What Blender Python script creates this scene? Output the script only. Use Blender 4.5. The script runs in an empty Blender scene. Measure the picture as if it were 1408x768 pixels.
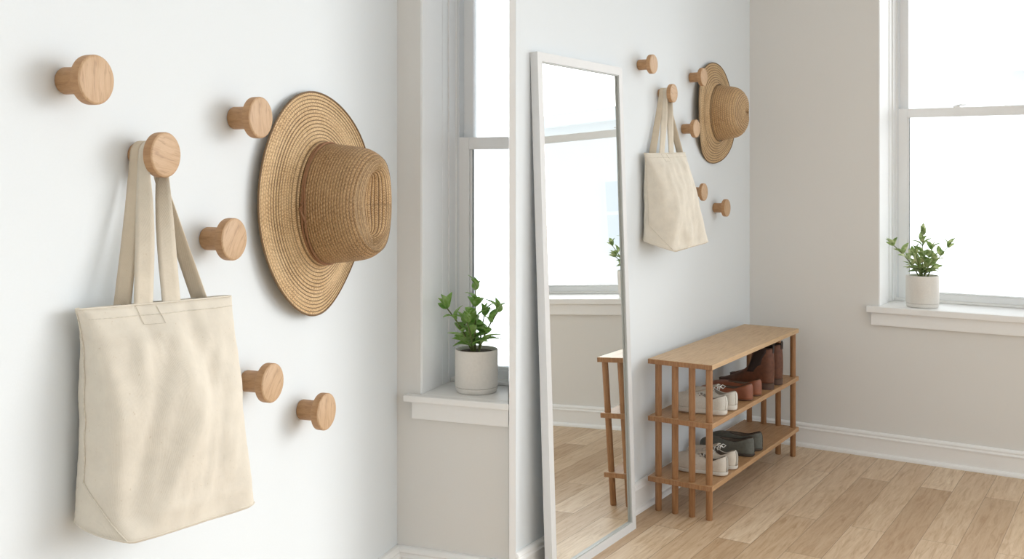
import bpy, math, random
from mathutils import Vector, Matrix, noise
R_ = math.radians
PI = math.pi
col = bpy.context.scene.collection
random.seed(7)

# ------------------------------------------------------------------ materials
def new_mat(name):
    m = bpy.data.materials.new(name); m.use_nodes = True
    nt = m.node_tree; b = nt.nodes['Principled BSDF']
    return m, nt, b
def N(nt, t, **kw):
    n = nt.nodes.new(t)
    for k, v in kw.items():
        if k in n.inputs: n.inputs[k].default_value = v
        else: setattr(n, k, v)
    return n
def L(nt, a, b): nt.links.new(a, b)
def ramp(nt, fac, stops):
    r = nt.nodes.new('ShaderNodeValToRGB'); L(nt, fac, r.inputs[0])
    e = r.color_ramp.elements
    while len(e) < len(stops): e.new(0.5)
    for q, (p, c) in enumerate(stops):
        e[q].position = p; e[q].color = (*c, 1)
    return r.outputs[0]
def mth(nt, op, a, b=None, c=None):
    n = nt.nodes.new('ShaderNodeMath'); n.operation = op
    for i, v in enumerate((a, b, c)):
        if v is None: continue
        if isinstance(v, (int, float)): n.inputs[i].default_value = v
        else: L(nt, v, n.inputs[i])
    return n.outputs[0]
def coords(nt, kind='Object', scale=(1, 1, 1), rot=(0, 0, 0), loc=(0, 0, 0)):
    t = nt.nodes.new('ShaderNodeTexCoord'); m = nt.nodes.new('ShaderNodeMapping')
    L(nt, t.outputs[kind], m.inputs[0])
    m.inputs['Scale'].default_value = scale; m.inputs['Rotation'].default_value = rot; m.inputs['Location'].default_value = loc
    return m.outputs[0]
def bump(nt, b, h, strength=.3, dist=.001):
    n = nt.nodes.new('ShaderNodeBump'); n.inputs['Strength'].default_value = strength; n.inputs['Distance'].default_value = dist
    L(nt, h, n.inputs['Height']); L(nt, n.outputs[0], b.inputs['Normal'])
def mixc(nt, fac, a, b, mode='MIX'):
    n = nt.nodes.new('ShaderNodeMix'); n.data_type = 'RGBA'; n.blend_type = mode
    for s, v in ((0, fac), (6, a), (7, b)):
        if isinstance(v, (int, float)): n.inputs[s].default_value = v
        elif isinstance(v, tuple): n.inputs[s].default_value = (*v, 1)
        else: L(nt, v, n.inputs[s])
    return n.outputs[2]

def plain(name, c, rough=.5, noise_scale=40, var=.04, bmp=.1, bd=.0006, metal=0, spec=.5):
    m, nt, b = new_mat(name)
    v = coords(nt)
    n = N(nt, 'ShaderNodeTexNoise'); n.inputs['Scale'].default_value = noise_scale; n.inputs['Detail'].default_value = 5
    L(nt, v, n.inputs['Vector'])
    L(nt, ramp(nt, n.outputs[0], [(.3, tuple(x*(1-var) for x in c)), (.7, tuple(min(1, x*(1+var)) for x in c))]), b.inputs['Base Color'])
    b.inputs['Roughness'].default_value = rough; b.inputs['Metallic'].default_value = metal
    b.inputs['Specular IOR Level'].default_value = spec
    if bmp: bump(nt, b, n.outputs[0], bmp, bd)
    return m

def wood(name, c1, c2, c3, scale=(1, 1, 14), rot=(0, 0, 0), rough=.5, freq=26, bm=.15, amt=.6):
    """grain runs along the axis that is scaled least"""
    m, nt, b = new_mat(name)
    v = coords(nt, 'Object', scale, rot)
    n1 = N(nt, 'ShaderNodeTexNoise'); n1.inputs['Scale'].default_value = freq; n1.inputs['Detail'].default_value = 8; n1.inputs['Roughness'].default_value = .65
    L(nt, v, n1.inputs['Vector'])
    n2 = N(nt, 'ShaderNodeTexNoise'); n2.inputs['Scale'].default_value = freq*.22; n2.inputs['Detail'].default_value = 3; n2.inputs['Distortion'].default_value = .6
    L(nt, v, n2.inputs['Vector'])
    w = mth(nt, 'FRACT', mth(nt, 'MULTIPLY', n2.outputs[0], 9.0))
    base = ramp(nt, n1.outputs[0], [(.3, c2), (.5, c1), (.72, c3)])
    lines = ramp(nt, w, [(0, (.0, .0, .0)), (.12, (1, 1, 1)), (.9, (1, 1, 1)), (1, (0, 0, 0))])
    k = mixc(nt, amt, (1, 1, 1), lines)
    dark = tuple(x*.72 for x in c2)
    L(nt, mixc(nt, k, dark, base), b.inputs['Base Color'])
    b.inputs['Roughness'].default_value = rough
    bump(nt, b, n1.outputs[0], bm, .0006)
    return m

M = {}
M['wall'] = plain('wall_paint', (.785, .82, .84), .85, 260, .006, .12, .0008, spec=.2)
M['wallb'] = plain('wall_paint_window_side', (.80, .785, .755), .85, 260, .006, .08, .0008, spec=.2)
M['bright'] = plain('fresh_white_paint', (.95, .95, .95), .5, 90, .002, .0)
M['trim'] = plain('trim_paint', (.91, .905, .89), .45, 90, .005, .03)
M['win'] = plain('window_paint', (.94, .95, .955), .4, 60, .005, .02)
M['track'] = plain('window_track_paint', (.84, .87, .89), .5, 60, .01, .02)
M['gasket'] = plain('rubber_gasket', (.38, .40, .42), .6, 60, .02, .02)
M['frame'] = plain('mirror_frame_paint', (.66, .655, .645), .4, 60, .01, .02)
M['lip'] = plain('mirror_lip', (.42, .43, .41), .4, 60, .02, .02)
M['ceramic'] = plain('speckled_ceramic', (.80, .765, .71), .55, 160, .03, .04)
M['ceramicdark'] = plain('saucer_joint', (.42, .38, .33), .8, 60, .03, .04)
M['soil'] = plain('potting_soil', (.07, .045, .03), .95, 120, .4, .8, .004)
M['facade'] = plain('pale_render_facade', (.88, .88, .875), .9, 3, .01, .0)
M['farglass'] = plain('distant_window_glass', (.74, .76, .79), .3, 3, .02, .0)
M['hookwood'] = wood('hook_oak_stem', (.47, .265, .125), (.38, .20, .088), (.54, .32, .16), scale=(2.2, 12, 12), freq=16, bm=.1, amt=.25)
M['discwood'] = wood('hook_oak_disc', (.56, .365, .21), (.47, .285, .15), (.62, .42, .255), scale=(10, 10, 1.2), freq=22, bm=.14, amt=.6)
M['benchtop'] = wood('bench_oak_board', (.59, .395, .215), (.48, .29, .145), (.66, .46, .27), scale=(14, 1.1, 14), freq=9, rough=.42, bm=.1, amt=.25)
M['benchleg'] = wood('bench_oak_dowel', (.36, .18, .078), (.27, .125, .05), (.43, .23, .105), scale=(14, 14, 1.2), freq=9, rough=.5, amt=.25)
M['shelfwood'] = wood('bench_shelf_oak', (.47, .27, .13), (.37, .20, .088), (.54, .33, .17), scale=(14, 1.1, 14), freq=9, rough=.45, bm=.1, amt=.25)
M['rim'] = plain('bench_edge_oak', (.33, .17, .08), .5, 40, .12, .1)

# glass: thin pane
m, nt, b = new_mat('window_glass')
nt.nodes.remove(b); out = nt.nodes['Material Output']
tr = nt.nodes.new('ShaderNodeBsdfTransparent'); tr.inputs[0].default_value = (.985, .99, .99, 1)
gl = nt.nodes.new('ShaderNodeBsdfGlossy'); gl.inputs['Roughness'].default_value = .01
fr = nt.nodes.new('ShaderNodeFresnel'); fr.inputs[0].default_value = 1.35
mx = nt.nodes.new('ShaderNodeMixShader'); L(nt, fr.outputs[0], mx.inputs[0]); L(nt, tr.outputs[0], mx.inputs[1]); L(nt, gl.outputs[0], mx.inputs[2])
L(nt, mx.outputs[0], out.inputs[0]); M['glass'] = m

m, nt, b = new_mat('mirror_silver')
b.inputs['Base Color'].default_value = (.93, .95, .94, 1); b.inputs['Metallic'].default_value = 1; b.inputs['Roughness'].default_value = .0
M['mirror'] = m

# floor planks
m, nt, b = new_mat('oak_plank_floor')
v = coords(nt, 'Object', (1, 1, 1), (0, 0, R_(-90)))
br = N(nt, 'ShaderNodeTexBrick'); L(nt, v, br.inputs['Vector'])
br.offset = .37; br.offset_frequency = 2; br.squash = 1
for k, x in (('Scale', 1), ('Mortar Size', .0013), ('Mortar Smooth', .2), ('Bias', 0), ('Brick Width', 1.05), ('Row Height', .128)): br.inputs[k].default_value = x
br.inputs['Color1'].default_value = (0, 0, 0, 1); br.inputs['Color2'].default_value = (1, 1, 1, 1); br.inputs['Mortar'].default_value = (.5, .5, .5, 1)
pv = br.outputs['Color']
v2 = coords(nt, 'Object', (9, .8, 1))
sx = nt.nodes.new('ShaderNodeVectorMath'); sx.operation = 'ADD'; L(nt, v2, sx.inputs[0])
sc_ = nt.nodes.new('ShaderNodeVectorMath'); sc_.operation = 'SCALE'; L(nt, pv, sc_.inputs[0]); sc_.inputs['Scale'].default_value = 37; L(nt, sc_.outputs[0], sx.inputs[1])
g1 = N(nt, 'ShaderNodeTexNoise'); L(nt, sx.outputs[0], g1.inputs['Vector'])
for k, x in (('Scale', 7), ('Detail', 9), ('Roughness', .62), ('Distortion', .7)): g1.inputs[k].default_value = x
g2 = N(nt, 'ShaderNodeTexNoise'); L(nt, sx.outputs[0], g2.inputs['Vector'])
for k, x in (('Scale', 1.3), ('Detail', 3), ('Distortion', 1.2)): g2.inputs[k].default_value = x
c1 = ramp(nt, g1.outputs[0], [(.30, (.47, .31, .175)), (.48, (.62, .455, .30)), (.7, (.71, .555, .395))])
c2 = ramp(nt, pv, [(0, (.74, .66, .58)), (.35, (.90, .86, .81)), (.7, (1.0, .99, .97)), (1, (1.13, 1.18, 1.23))])
c = mixc(nt, 1.0, c1, c2, 'MULTIPLY')
rings = mth(nt, 'FRACT', mth(nt, 'MULTIPLY', g2.outputs[0], 11))
c = mixc(nt, ramp(nt, rings, [(0, (.30, .30, .30)), (.16, (0, 0, 0)), (1, (0, 0, 0))]), c, (.40, .25, .14))
# knots
kn = N(nt, 'ShaderNodeTexVoronoi'); kn.inputs['Scale'].default_value = 2.2; kn.inputs['Randomness'].default_value = 1
L(nt, coords(nt, 'Object', (1.7, .75, 0)), kn.inputs['Vector'])
c = mixc(nt, ramp(nt, kn.outputs[0], [(0, (.75, .75, .75)), (.025, (.55, .55, .55)), (.06, (0, 0, 0)), (1, (0, 0, 0))]), c, (.25, .14, .07))
c = mixc(nt, mth(nt, 'MULTIPLY', br.outputs['Fac'], .62), c, (.16, .09, .045))
L(nt, c, b.inputs['Base Color']); b.inputs['Roughness'].default_value = .42
b.inputs['Specular IOR Level'].default_value = .45
hh = mth(nt, 'SUBTRACT', mth(nt, 'MULTIPLY', g1.outputs[0], .25), br.outputs['Fac'])
bump(nt, b, hh, .35, .001); M['floor'] = m

# straw (UV: u = around in metres-ish, v = along the profile in metres)
def straw(name, pitch, groove, light, mid, dark, st=.0052):
    m, nt, b = new_mat(name)
    uv = nt.nodes.new('ShaderNodeUVMap'); s = nt.nodes.new('ShaderNodeSeparateXYZ'); L(nt, uv.outputs[0], s.inputs[0])
    U, V = s.outputs[0], s.outputs[1]
    row = mth(nt, 'DIVIDE', V, pitch); fr = mth(nt, 'FRACT', row)
    rid = mth(nt, 'ABSOLUTE', mth(nt, 'SUBTRACT', fr, .5))          # 0 mid row .. .5 groove
    che = mth(nt, 'DIVIDE', mth(nt, 'ADD', U, mth(nt, 'MULTIPLY', rid, st*1.3)), st)
    sf = mth(nt, 'ABSOLUTE', mth(nt, 'SUBTRACT', mth(nt, 'FRACT', mth(nt, 'ADD', che, mth(nt, 'MULTIPLY', mth(nt, 'FLOOR', row), .37))), .5))
    nz = N(nt, 'ShaderNodeTexNoise'); nz.inputs['Scale'].default_value = 260; nz.inputs['Detail'].default_value = 3
    L(nt, coords(nt), nz.inputs['Vector'])
    nb = N(nt, 'ShaderNodeTexNoise'); nb.inputs['Scale'].default_value = 14
    L(nt, coords(nt), nb.inputs['Vector'])
    h = mth(nt, 'SUBTRACT', 1.0, mth(nt, 'POWER', mth(nt, 'MULTIPLY', rid, 2), 3.0))
    t = mth(nt, 'MULTIPLY_ADD', sf, .55, mth(nt, 'MULTIPLY', nz.outputs[0], .8))
    cc = ramp(nt, t, [(.32, dark), (.55, mid), (.8, light)])
    cc = mixc(nt, ramp(nt, nb.outputs[0], [(.35, (.0, .0, .0)), (.7, (.35, .35, .35))]), cc, light)
    gm = ramp(nt, rid, [(0, (0, 0, 0)), (.30, (0, 0, 0)), (.5, (groove, groove, groove))])
    cc = mixc(nt, gm, cc, tuple(x*.42 for x in dark))
    L(nt, cc, b.inputs['Base Color']); b.inputs['Roughness'].default_value = .62
    bump(nt, b, mth(nt, 'ADD', h, mth(nt, 'MULTIPLY', sf, .6)), .9, .0020)
    return m
M['straw_brim'] = straw('straw_braid_brim', .0080, .95, (.84, .62, .36), (.64, .42, .21), (.37, .21, .085))
M['straw_crown'] = straw('straw_braid_crown', .0064, .45, (.62, .41, .21), (.44, .26, .115), (.22, .115, .042), .0105)
M['straw_tip'] = straw('straw_braid_tip', .0070, .80, (.70, .48, .26), (.50, .31, .14), (.27, .145, .055))
M['straw_brim_wide'] = straw('straw_braid_wide_brim', .0115, .95, (.76, .56, .33), (.58, .385, .20), (.36, .21, .09), .008)
M['straw_crown_wide'] = straw('straw_braid_wide_crown', .0100, .55, (.70, .48, .26), (.53, .33, .16), (.30, .165, .065), .011)
M['straw_tip_wide'] = straw('straw_braid_wide_tip', .0115, .85, (.74, .53, .31), (.56, .36, .185), (.31, .175, .07), .009)
M['cord'] = plain('brown_suede_cord', (.33, .17, .085), .8, 200, .1, .2)

# canvas
def canvas(name, c, fine=1.0):
    m, nt, b = new_mat(name)
    v = coords(nt)
    w1 = N(nt, 'ShaderNodeTexWave'); w1.wave_type = 'BANDS'; w1.bands_direction = 'Z'; w1.inputs['Scale'].default_value = 260*fine; w1.inputs['Distortion'].default_value = 1.5; L(nt, v, w1.inputs['Vector'])
    w2 = N(nt, 'ShaderNodeTexWave'); w2.wave_type = 'BANDS'; w2.bands_direction = 'Y'; w2.inputs['Scale'].default_value = 260*fine; w2.inputs['Distortion'].default_value = 1.5; L(nt, v, w2.inputs['Vector'])
    n = N(nt, 'ShaderNodeTexNoise'); n.inputs['Scale'].default_value = 22; n.inputs['Detail'].default_value = 7; n.inputs['Roughness'].default_value = .6; L(nt, v, n.inputs['Vector'])
    fl = N(nt, 'ShaderNodeTexNoise'); fl.inputs['Scale'].default_value = 190; fl.inputs['Detail'].default_value = 2; L(nt, v, fl.inputs['Vector'])
    cc = ramp(nt, n.outputs[0], [(.3, tuple(x*.93 for x in c)), (.7, tuple(min(1, x*1.04) for x in c))])
    cc = mixc(nt, ramp(nt, fl.outputs[0], [(0, (0, 0, 0)), (.70, (0, 0, 0)), (.76, (.4, .4, .4)), (1, (.4, .4, .4))]), cc, tuple(x*y for x, y in zip(c, (.72, .62, .48))))
    L(nt, cc, b.inputs['Base Color']); b.inputs['Roughness'].default_value = .9
    b.inputs['Specular IOR Level'].default_value = .15
    h = mth(nt, 'ADD', mth(nt, 'MULTIPLY', mth(nt, 'ADD', w1.outputs['Fac'], w2.outputs['Fac']), .14), mth(nt, 'MULTIPLY', n.outputs[0], 1.6))
    bump(nt, b, h, .5, .0022)
    return m
M['canvas'] = canvas('natural_canvas', (.79, .725, .62))
M['strap'] = canvas('cotton_webbing', (.74, .66, .54))
M['strapin'] = canvas('cotton_webbing_warm', (.70, .59, .45))
M['thread'] = plain('seam_thread', (.70, .64, .54), .9, 200, .1, .2)

# leather and cloth of the shoes
M['sneak'] = plain('off_white_canvas', (.66, .63, .57), .85, 220, .07, .25)
M['sneak2'] = plain('cream_leather', (.67, .61, .53), .6, 120, .04, .12)
M['rubber'] = plain('white_rubber', (.70, .665, .60), .6, 80, .04, .05)
M['gumedge'] = plain('tan_foxing_line', (.36, .21, .11), .7, 80, .05, .05)
M['lining'] = plain('shoe_lining', (.20, .16, .125), .9, 150, .1, .2)
M['lininglight'] = plain('pale_shoe_lining', (.42, .37, .31), .9, 150, .1, .2)
M['lace'] = plain('shoe_lace', (.74, .71, .66), .9, 300, .1, .3)
M['eyelet'] = plain('metal_eyelet', (.35, .33, .30), .35, 30, .02, 0, metal=1)
M['terra'] = plain('terracotta_leather', (.26, .085, .04), .42, 60, .12, .12)
M['terrasole'] = plain('brown_leather_sole', (.14, .06, .03), .6, 60, .1, .1)
M['boot'] = plain('chestnut_suede', (.125, .042, .018), .55, 70, .22, .2)
M['bootsole'] = plain('brown_rubber_sole', (.095, .052, .035), .7, 60, .1, .1)
M['elastic'] = plain('dark_elastic', (.03, .017, .014), .9, 300, .2, .4)
M['tab'] = plain('dark_pull_tab', (.07, .055, .05), .9, 300, .3, .3)
M['grey'] = plain('grey_green_suede', (.125, .128, .11), .8, 90, .12, .2)
M['greysole'] = plain('dark_brown_sole', (.06, .045, .035), .7, 60, .1, .1)
M['heeltab'] = plain('grey_heel_tape', (.40, .375, .33), .8, 100, .05, .1)

# leaves
def leafm(name, a, b2, c):
    m, nt, b = new_mat(name)
    n = N(nt, 'ShaderNodeTexNoise'); n.inputs['Scale'].default_value = 45; n.inputs['Detail'].default_value = 4
    L(nt, coords(nt), n.inputs['Vector'])
    cc = ramp(nt, n.outputs[0], [(.32, a), (.5, b2), (.66, c)])
    L(nt, cc, b.inputs['Base Color']); b.inputs['Roughness'].default_value = .4
    out = nt.nodes['Material Output']
    t = nt.nodes.new('ShaderNodeBsdfTranslucent'); L(nt, cc, t.inputs[0])
    mx = nt.nodes.new('ShaderNodeMixShader'); mx.inputs[0].default_value = .45
    L(nt, b.outputs[0], mx.inputs[1]); L(nt, t.outputs[0], mx.inputs[2]); L(nt, mx.outputs[0], out.inputs[0])
    return m
M['leaf'] = leafm('green_leaf', (.21, .44, .09), (.40, .63, .19), (.62, .78, .42))
M['leafv'] = leafm('pale_edged_leaf', (.27, .42, .15), (.52, .64, .30), (.88, .90, .66))
M['stem'] = plain('green_brown_stem', (.16, .20, .06), .6, 80, .2, .1)

# ------------------------------------------------------------------ mesh builder
class MB:
    clip = None
    def __init__(s): s.v = []; s.f = []
    def add(s, vs, fs):
        o = len(s.v); s.v += [tuple(p) for p in vs]; s.f += [tuple(i+o for i in f) for f in fs]; return s
    def box(s, x0, x1, y0, y1, z0, z1):
        return s.add([(x0,y0,z0),(x1,y0,z0),(x1,y1,z0),(x0,y1,z0),(x0,y0,z1),(x1,y0,z1),(x1,y1,z1),(x0,y1,z1)],
                     [(0,3,2,1),(4,5,6,7),(0,1,5,4),(1,2,6,5),(2,3,7,6),(3,0,4,7)])
    def prism(s, poly, z0, z1):
        n = len(poly)
        return s.add([(x,y,z0) for x,y in poly]+[(x,y,z1) for x,y in poly],
                     [tuple(reversed(range(n))), tuple(range(n,2*n))]+[(i,(i+1)%n,n+(i+1)%n,n+i) for i in range(n)])
    def extrude(s, prof, a, b, axis):
        """prof: closed (p,q) outline; p = first other axis out of the wall, q = z; runs from a to b along axis 'x' or 'y'"""
        n = len(prof)
        f = (lambda t, p, q: (t, p, q)) if axis == 'x' else (lambda t, p, q: (p, t, q))
        return s.add([f(a,p,q) for p,q in prof]+[f(b,p,q) for p,q in prof],
                     [tuple(range(n)), tuple(reversed(range(n,2*n)))]+[(i,n+i,n+(i+1)%n,(i+1)%n) for i in range(n)])
    def rings(s, rs, closed_u=True, cap0=False, cap1=False):
        n = len(rs[0]); o = len(s.v)
        for r in rs: s.v += [tuple(p) for p in r]
        for k in range(len(rs)-1):
            for i in range(n if closed_u else n-1):
                j = (i+1) % n
                s.f.append((o+k*n+i, o+k*n+j, o+(k+1)*n+j, o+(k+1)*n+i))
        if cap0: s.f.append(tuple(reversed([o+i for i in range(n)])))
        if cap1: s.f.append(tuple(o+(len(rs)-1)*n+i for i in range(n)))
        return s
    def lathe(s, prof, axis='z', n=48, c=(0,0,0), cap0=True, cap1=True):
        rs = []
        for (h, r) in prof:
            ring = []
            for i in range(n):
                a = 2*PI*i/n
                if axis == 'z': ring.append((c[0]+r*math.cos(a), c[1]+r*math.sin(a), c[2]+h))
                else: ring.append((c[0]+h, c[1]+r*math.cos(a), c[2]+r*math.sin(a)))
            rs.append(ring)
        return s.rings(rs, True, cap0, cap1)
    def tube(s, pts, r, n=8, r1=None):
        pts = [Vector(p) for p in pts]; rs = []
        up = Vector((.13,.27,.95))
        for k, p in enumerate(pts):
            t = (pts[min(k+1,len(pts)-1)]-pts[max(k-1,0)]).normalized()
            a = t.cross(up).normalized() if abs(t.dot(up)) < .98 else t.cross(Vector((1,0,0))).normalized()
            b = t.cross(a).normalized()
            rr = r if r1 is None else r+(r1-r)*k/(len(pts)-1)
            rs.append([p+a*rr*math.cos(2*PI*i/n)+b*rr*math.sin(2*PI*i/n) for i in range(n)])
        return s.rings(rs, True, True, True)
    def build(s, name, mat, parent=None, loc=(0,0,0), rot=(0,0,0), smooth=True, bevel=0, sub=0, solid=0, uvs=None, ang=35):
        if s.clip: s.v = [(min(x, s.clip(y)), y, z) for x, y, z in s.v]
        me = bpy.data.meshes.new(name); me.from_pydata(s.v, [], s.f); me.update()
        if uvs is not None:
            ul = me.uv_layers.new(name='UVMap')
            for lp in me.loops: ul.data[lp.index].uv = (0, 0)
            for p in me.polygons:
                us = [uvs[me.loops[li].vertex_index] for li in p.loop_indices]
                mxu = max(u for u, _ in us)
                for li, (u, w) in zip(p.loop_indices, us):
                    if mxu-u > uvs_wrap[0]*.5: u += uvs_wrap[0]
                    ul.data[li].uv = (u, w)
        me.materials.append(mat)
        o = bpy.data.objects.new(name, me); col.objects.link(o)
        o.location = loc; o.rotation_euler = rot
        if parent: o.parent = parent
        if smooth:
            me.polygons.foreach_set('use_smooth', [True]*len(me.polygons))
            try: me.set_sharp_from_angle(angle=R_(ang))
            except Exception: pass
        if solid:
            md = o.modifiers.new('thick', 'SOLIDIFY'); md.thickness = solid; md.offset = 0
        if bevel:
            md = o.modifiers.new('bev', 'BEVEL'); md.width = bevel; md.segments = 2; md.limit_method = 'ANGLE'; md.angle_limit = R_(40)
        if sub:
            md = o.modifiers.new('sub', 'SUBSURF'); md.levels = sub; md.render_levels = sub
        return o
uvs_wrap = [1.0]
MB0 = MB

# ------------------------------------------------------------------ room frames: local x = out of the hook wall, y = towards the corner
class Room:
    def __init__(s, deg, c, z=0):
        s.a = -R_(deg); s.c = c; s.z = z
        s.n = (math.cos(R_(deg)), -math.sin(R_(deg))); s.d = (math.sin(R_(deg)), math.cos(R_(deg)))
    def w(s, x, y, z=0): return (s.c[0]+s.n[0]*x+s.d[0]*y, s.c[1]+s.n[1]*x+s.d[1]*y, z)
    def loc(s, X, Y):
        dx, dy = X-s.c[0], Y-s.c[1]; return (s.n[0]*dx+s.n[1]*dy, s.d[0]*dx+s.d[1]*dy)
    def kw(s): return dict(loc=(s.c[0], s.c[1], 0), rot=(0, 0, s.a))
RR = Room(32.6, (1.2135, 5.2))
LL = Room(20.5, (-.302, 2.68))

def tag(o, label, cat, group=None):
    o['label'] = label; o['category'] = cat
    if group: o['group'] = group
    return o
def thing(name, rm, x, y, z, label, cat, group=None, rz=0, ry=0):
    o = bpy.data.objects.new(name, None); col.objects.link(o); o.empty_display_size = .05
    o.location = rm.w(x, y, z); o.rotation_euler = (0, ry, rm.a+rz)
    return tag(o, label, cat, group)
def struct(o, label=None, cat=None):
    o['kind'] = 'structure'
    if label: o['label'] = label
    if cat: o['category'] = cat
    return o

# ------------------------------------------------------------------ room on the right: shell
HW = 2.75
pt = RR.loc(.0030, 3.335)                                     # where the hook wall meets the dividing panel
y0r = -(1.2135-.0075)/.539
mb = MB().box(-.012, 0, y0r+.009, 0, 0, HW)
struct(mb.build('wall_left', M['wall'], smooth=False, **RR.kw()), 'smooth white wall carrying the round wooden hooks, mirror leaning on it', 'wall')
# window wall with an opening
WX0, WX1, WZ0, WZ1, WD = .634, 1.70, .70, 2.45, .30
mb = MB()
mb.box(-.08, WX0, 0, .40, 0, HW); mb.box(WX1, 1.95, 0, .40, 0, HW); mb.box(WX0, WX1, 0, .40, 0, WZ0); mb.box(WX0, WX1, 0, .40, WZ1, HW)
struct(mb.build('wall_back', M['wallb'], smooth=False, **RR.kw()), 'warm grey white wall around the window, behind the shoe bench', 'wall')
fl = [RR.loc(*p) for p in [(1.2135, 5.2), (.0076, 3.317), (.0076, -2.6), (4.5, -2.6), (4.5, 3.09)]]
fl[0] = (0, 0); fl[-1] = (fl[-1][0], 0)
struct(MB().prism(list(reversed(fl)), -.05, 0).build('floor', M['floor'], smooth=False, **RR.kw()), 'light oak plank floor running towards the window wall', 'floor')

def base_profile(h, t, cap=True):
    # (out, z) outline, out positive
    return [(0, 0), (t+.013, 0), (t+.013, .006), (t+.0115, .012), (t+.008, .0165), (t+.001, .019), (t, .020), (t, h-.032), (t+.0035, h-.030), (t+.004, h-.024),
            (t+.001, h-.021), (t-.001, h-.016), (t+.001, h-.012), (t-.001, h-.006), (t-.006, h-.001), (.004, h), (0, h)]
pr = base_profile(.116, .015)
struct(MB().extrude([(p, q) for p, q in pr], y0r+.001, -.0005, 'y').build('baseboard_left', M['trim'], smooth=False, **RR.kw()), 'white moulded baseboard behind the mirror and shoe bench', 'baseboard')
struct(MB().extrude([(-p, q) for p, q in pr], 0, 1.95, 'x').build('baseboard_back', M['trim'], smooth=False, **RR.kw()), 'white moulded baseboard below the window wall', 'baseboard')

def window(name, rm, x0, x1, z0, z1, D, step, stile, railz, railh, botz, both, sill_top, sill_h, horn, apron_z, xmax, label, lock=None, jamb_x1=True, clip=None):
    w = bpy.data.objects.new(name, None); col.objects.link(w); w.location = (rm.c[0], rm.c[1], 0); w.rotation_euler = (0, 0, rm.a)
    struct(w, label, 'window')
    def MB():
        m_ = MB0(); m_.clip = clip; return m_
    # jamb lining and stepped frame
    WT = D+.10
    mb = MB(); mb.box(x0-.0005, x0+.006, .0, WT, sill_top, z1)
    mb.box(x0, x0+step*.45, D*.62, WT, sill_top, z1)
    mb.box(x0, x0+step*.72, D*.80, WT, sill_top, z1)
    mb.box(x0, x0+step, D, WT, sill_top, z1)
    mb.box(x0, x1, D*.80, WT, z1-.03, z1)
    if jamb_x1: mb.box(x1-step, x1, D*.80, WT, sill_top, z1)
    mb.build('jamb', M['win'], w, smooth=False, bevel=.0015)
    mb = MB(); mb.box(x0+step, x0+step+.006, D+.004, D+.045, sill_top, z1-.03); mb.build('track', M['track'], w, smooth=False)
    xr = x1-step if jamb_x1 else xmax
    s0 = x0+step+.004
    # lower sash (in front)
    mb = MB(); y0, y1 = D+.004, D+.034
    mb.box(s0, s0+stile, y0, y1, botz, railz+railh)
    if jamb_x1: mb.box(xr-stile, xr, y0, y1, botz, railz+railh)
    x2 = xr-stile if jamb_x1 else xr
    mb.box(s0+stile, x2, y0, y1, railz, railz+railh)
    mb.box(s0+stile, x2, y0, y1, botz, botz+both)
    mb.box(s0+stile, x2, y0+.006, y1, botz+both, botz+both+.008); mb.box(s0+stile, s0+stile+.006, y0+.007, y1, botz+both, railz)
    ls = mb.build('lower_sash', M['win'], w, smooth=False, bevel=.002)
    MB().box(s0+stile-.004, x2+(.004 if jamb_x1 else 0), y0+.015, y0+.019, botz+both-.004, railz+.004).build('pane', M['glass'], ls, smooth=False)
    MB().box(s0+stile+.006, s0+stile+.0095, y0+.010, y0+.015, botz+both+.008, railz).build('gasket', M['gasket'], ls, smooth=False)
    if lock:
        q = MB(); q.lathe([(0, .016), (.006, .016), (.009, .012)], 'z', 20, (lock, y0+.015, railz+railh)); q.tube([(lock, y0+.012, railz+railh+.008), (lock+.02, y0+.004, railz+railh+.011), (lock+.045, y0+.002, railz+railh+.010)], .005, 8, .003)
        q.build('sash_lock', M['win'], ls)
    # upper sash (behind)
    mb = MB(); y0, y1 = D+.038, D+.068
    mb.box(s0, s0+stile*.95, y0, y1, railz+.004, z1-.03)
    if jamb_x1: mb.box(xr-stile*.95, xr, y0, y1, railz+.004, z1-.03)
    mb.box(s0+stile*.95, x2, y0, y1, railz+.004, railz+railh-.004); mb.box(s0+stile*.95, x2, y0, y1, z1-.075, z1-.03)
    us = mb.build('upper_sash', M['win'], w, smooth=False, bevel=.002)
    MB().box(s0+stile*.95-.004, x2, y0+.012, y0+.016, railz+railh-.008, z1-.071).build('pane', M['glass'], us, smooth=False)
    # stool and apron
    mb = MB(); xe = (x1+horn) if jamb_x1 else xmax
    mb.box(x0-horn, xe, -.03, .0, sill_top-sill_h, sill_top)
    mb.box(x0, x1 if jamb_x1 else xmax, .0, D+.05, sill_top-sill_h, sill_top)
    mb.box(x0+step*.4, x1 if jamb_x1 else xmax, D-.03, D+.004, sill_top, sill_top+.012)
    mb.build('sill', M['trim'], w, smooth=False, bevel=.003)
    mb = MB(); mb.box(x0-horn+.018, xe-(.018 if jamb_x1 else 0), -.016, -.0002, apron_z, sill_top-sill_h-.0002)
    mb.build('apron', M['trim'], w, smooth=False, bevel=.002)
    return w
window('window_1', RR, WX0, WX1, WZ0, WZ1, WD, .022, .044, 1.626, .045, .724, .034, .717, .030, .050, .627, 0,
       'tall white sash window with a pot plant on its sill, right of the shoe bench', lock=.93)

# dividing panel between the two rooms
PY = 2.545
struct(MB().prism([(-.00286*PY, PY), (.00357*PY, PY), (.00357*PY-.0012, 3.37), (-.00286*PY, 3.37)], 0, HW).build('wall_middle', M['bright'], smooth=False), 'thin white dividing wall seen end on between the two rooms', 'wall')

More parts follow.
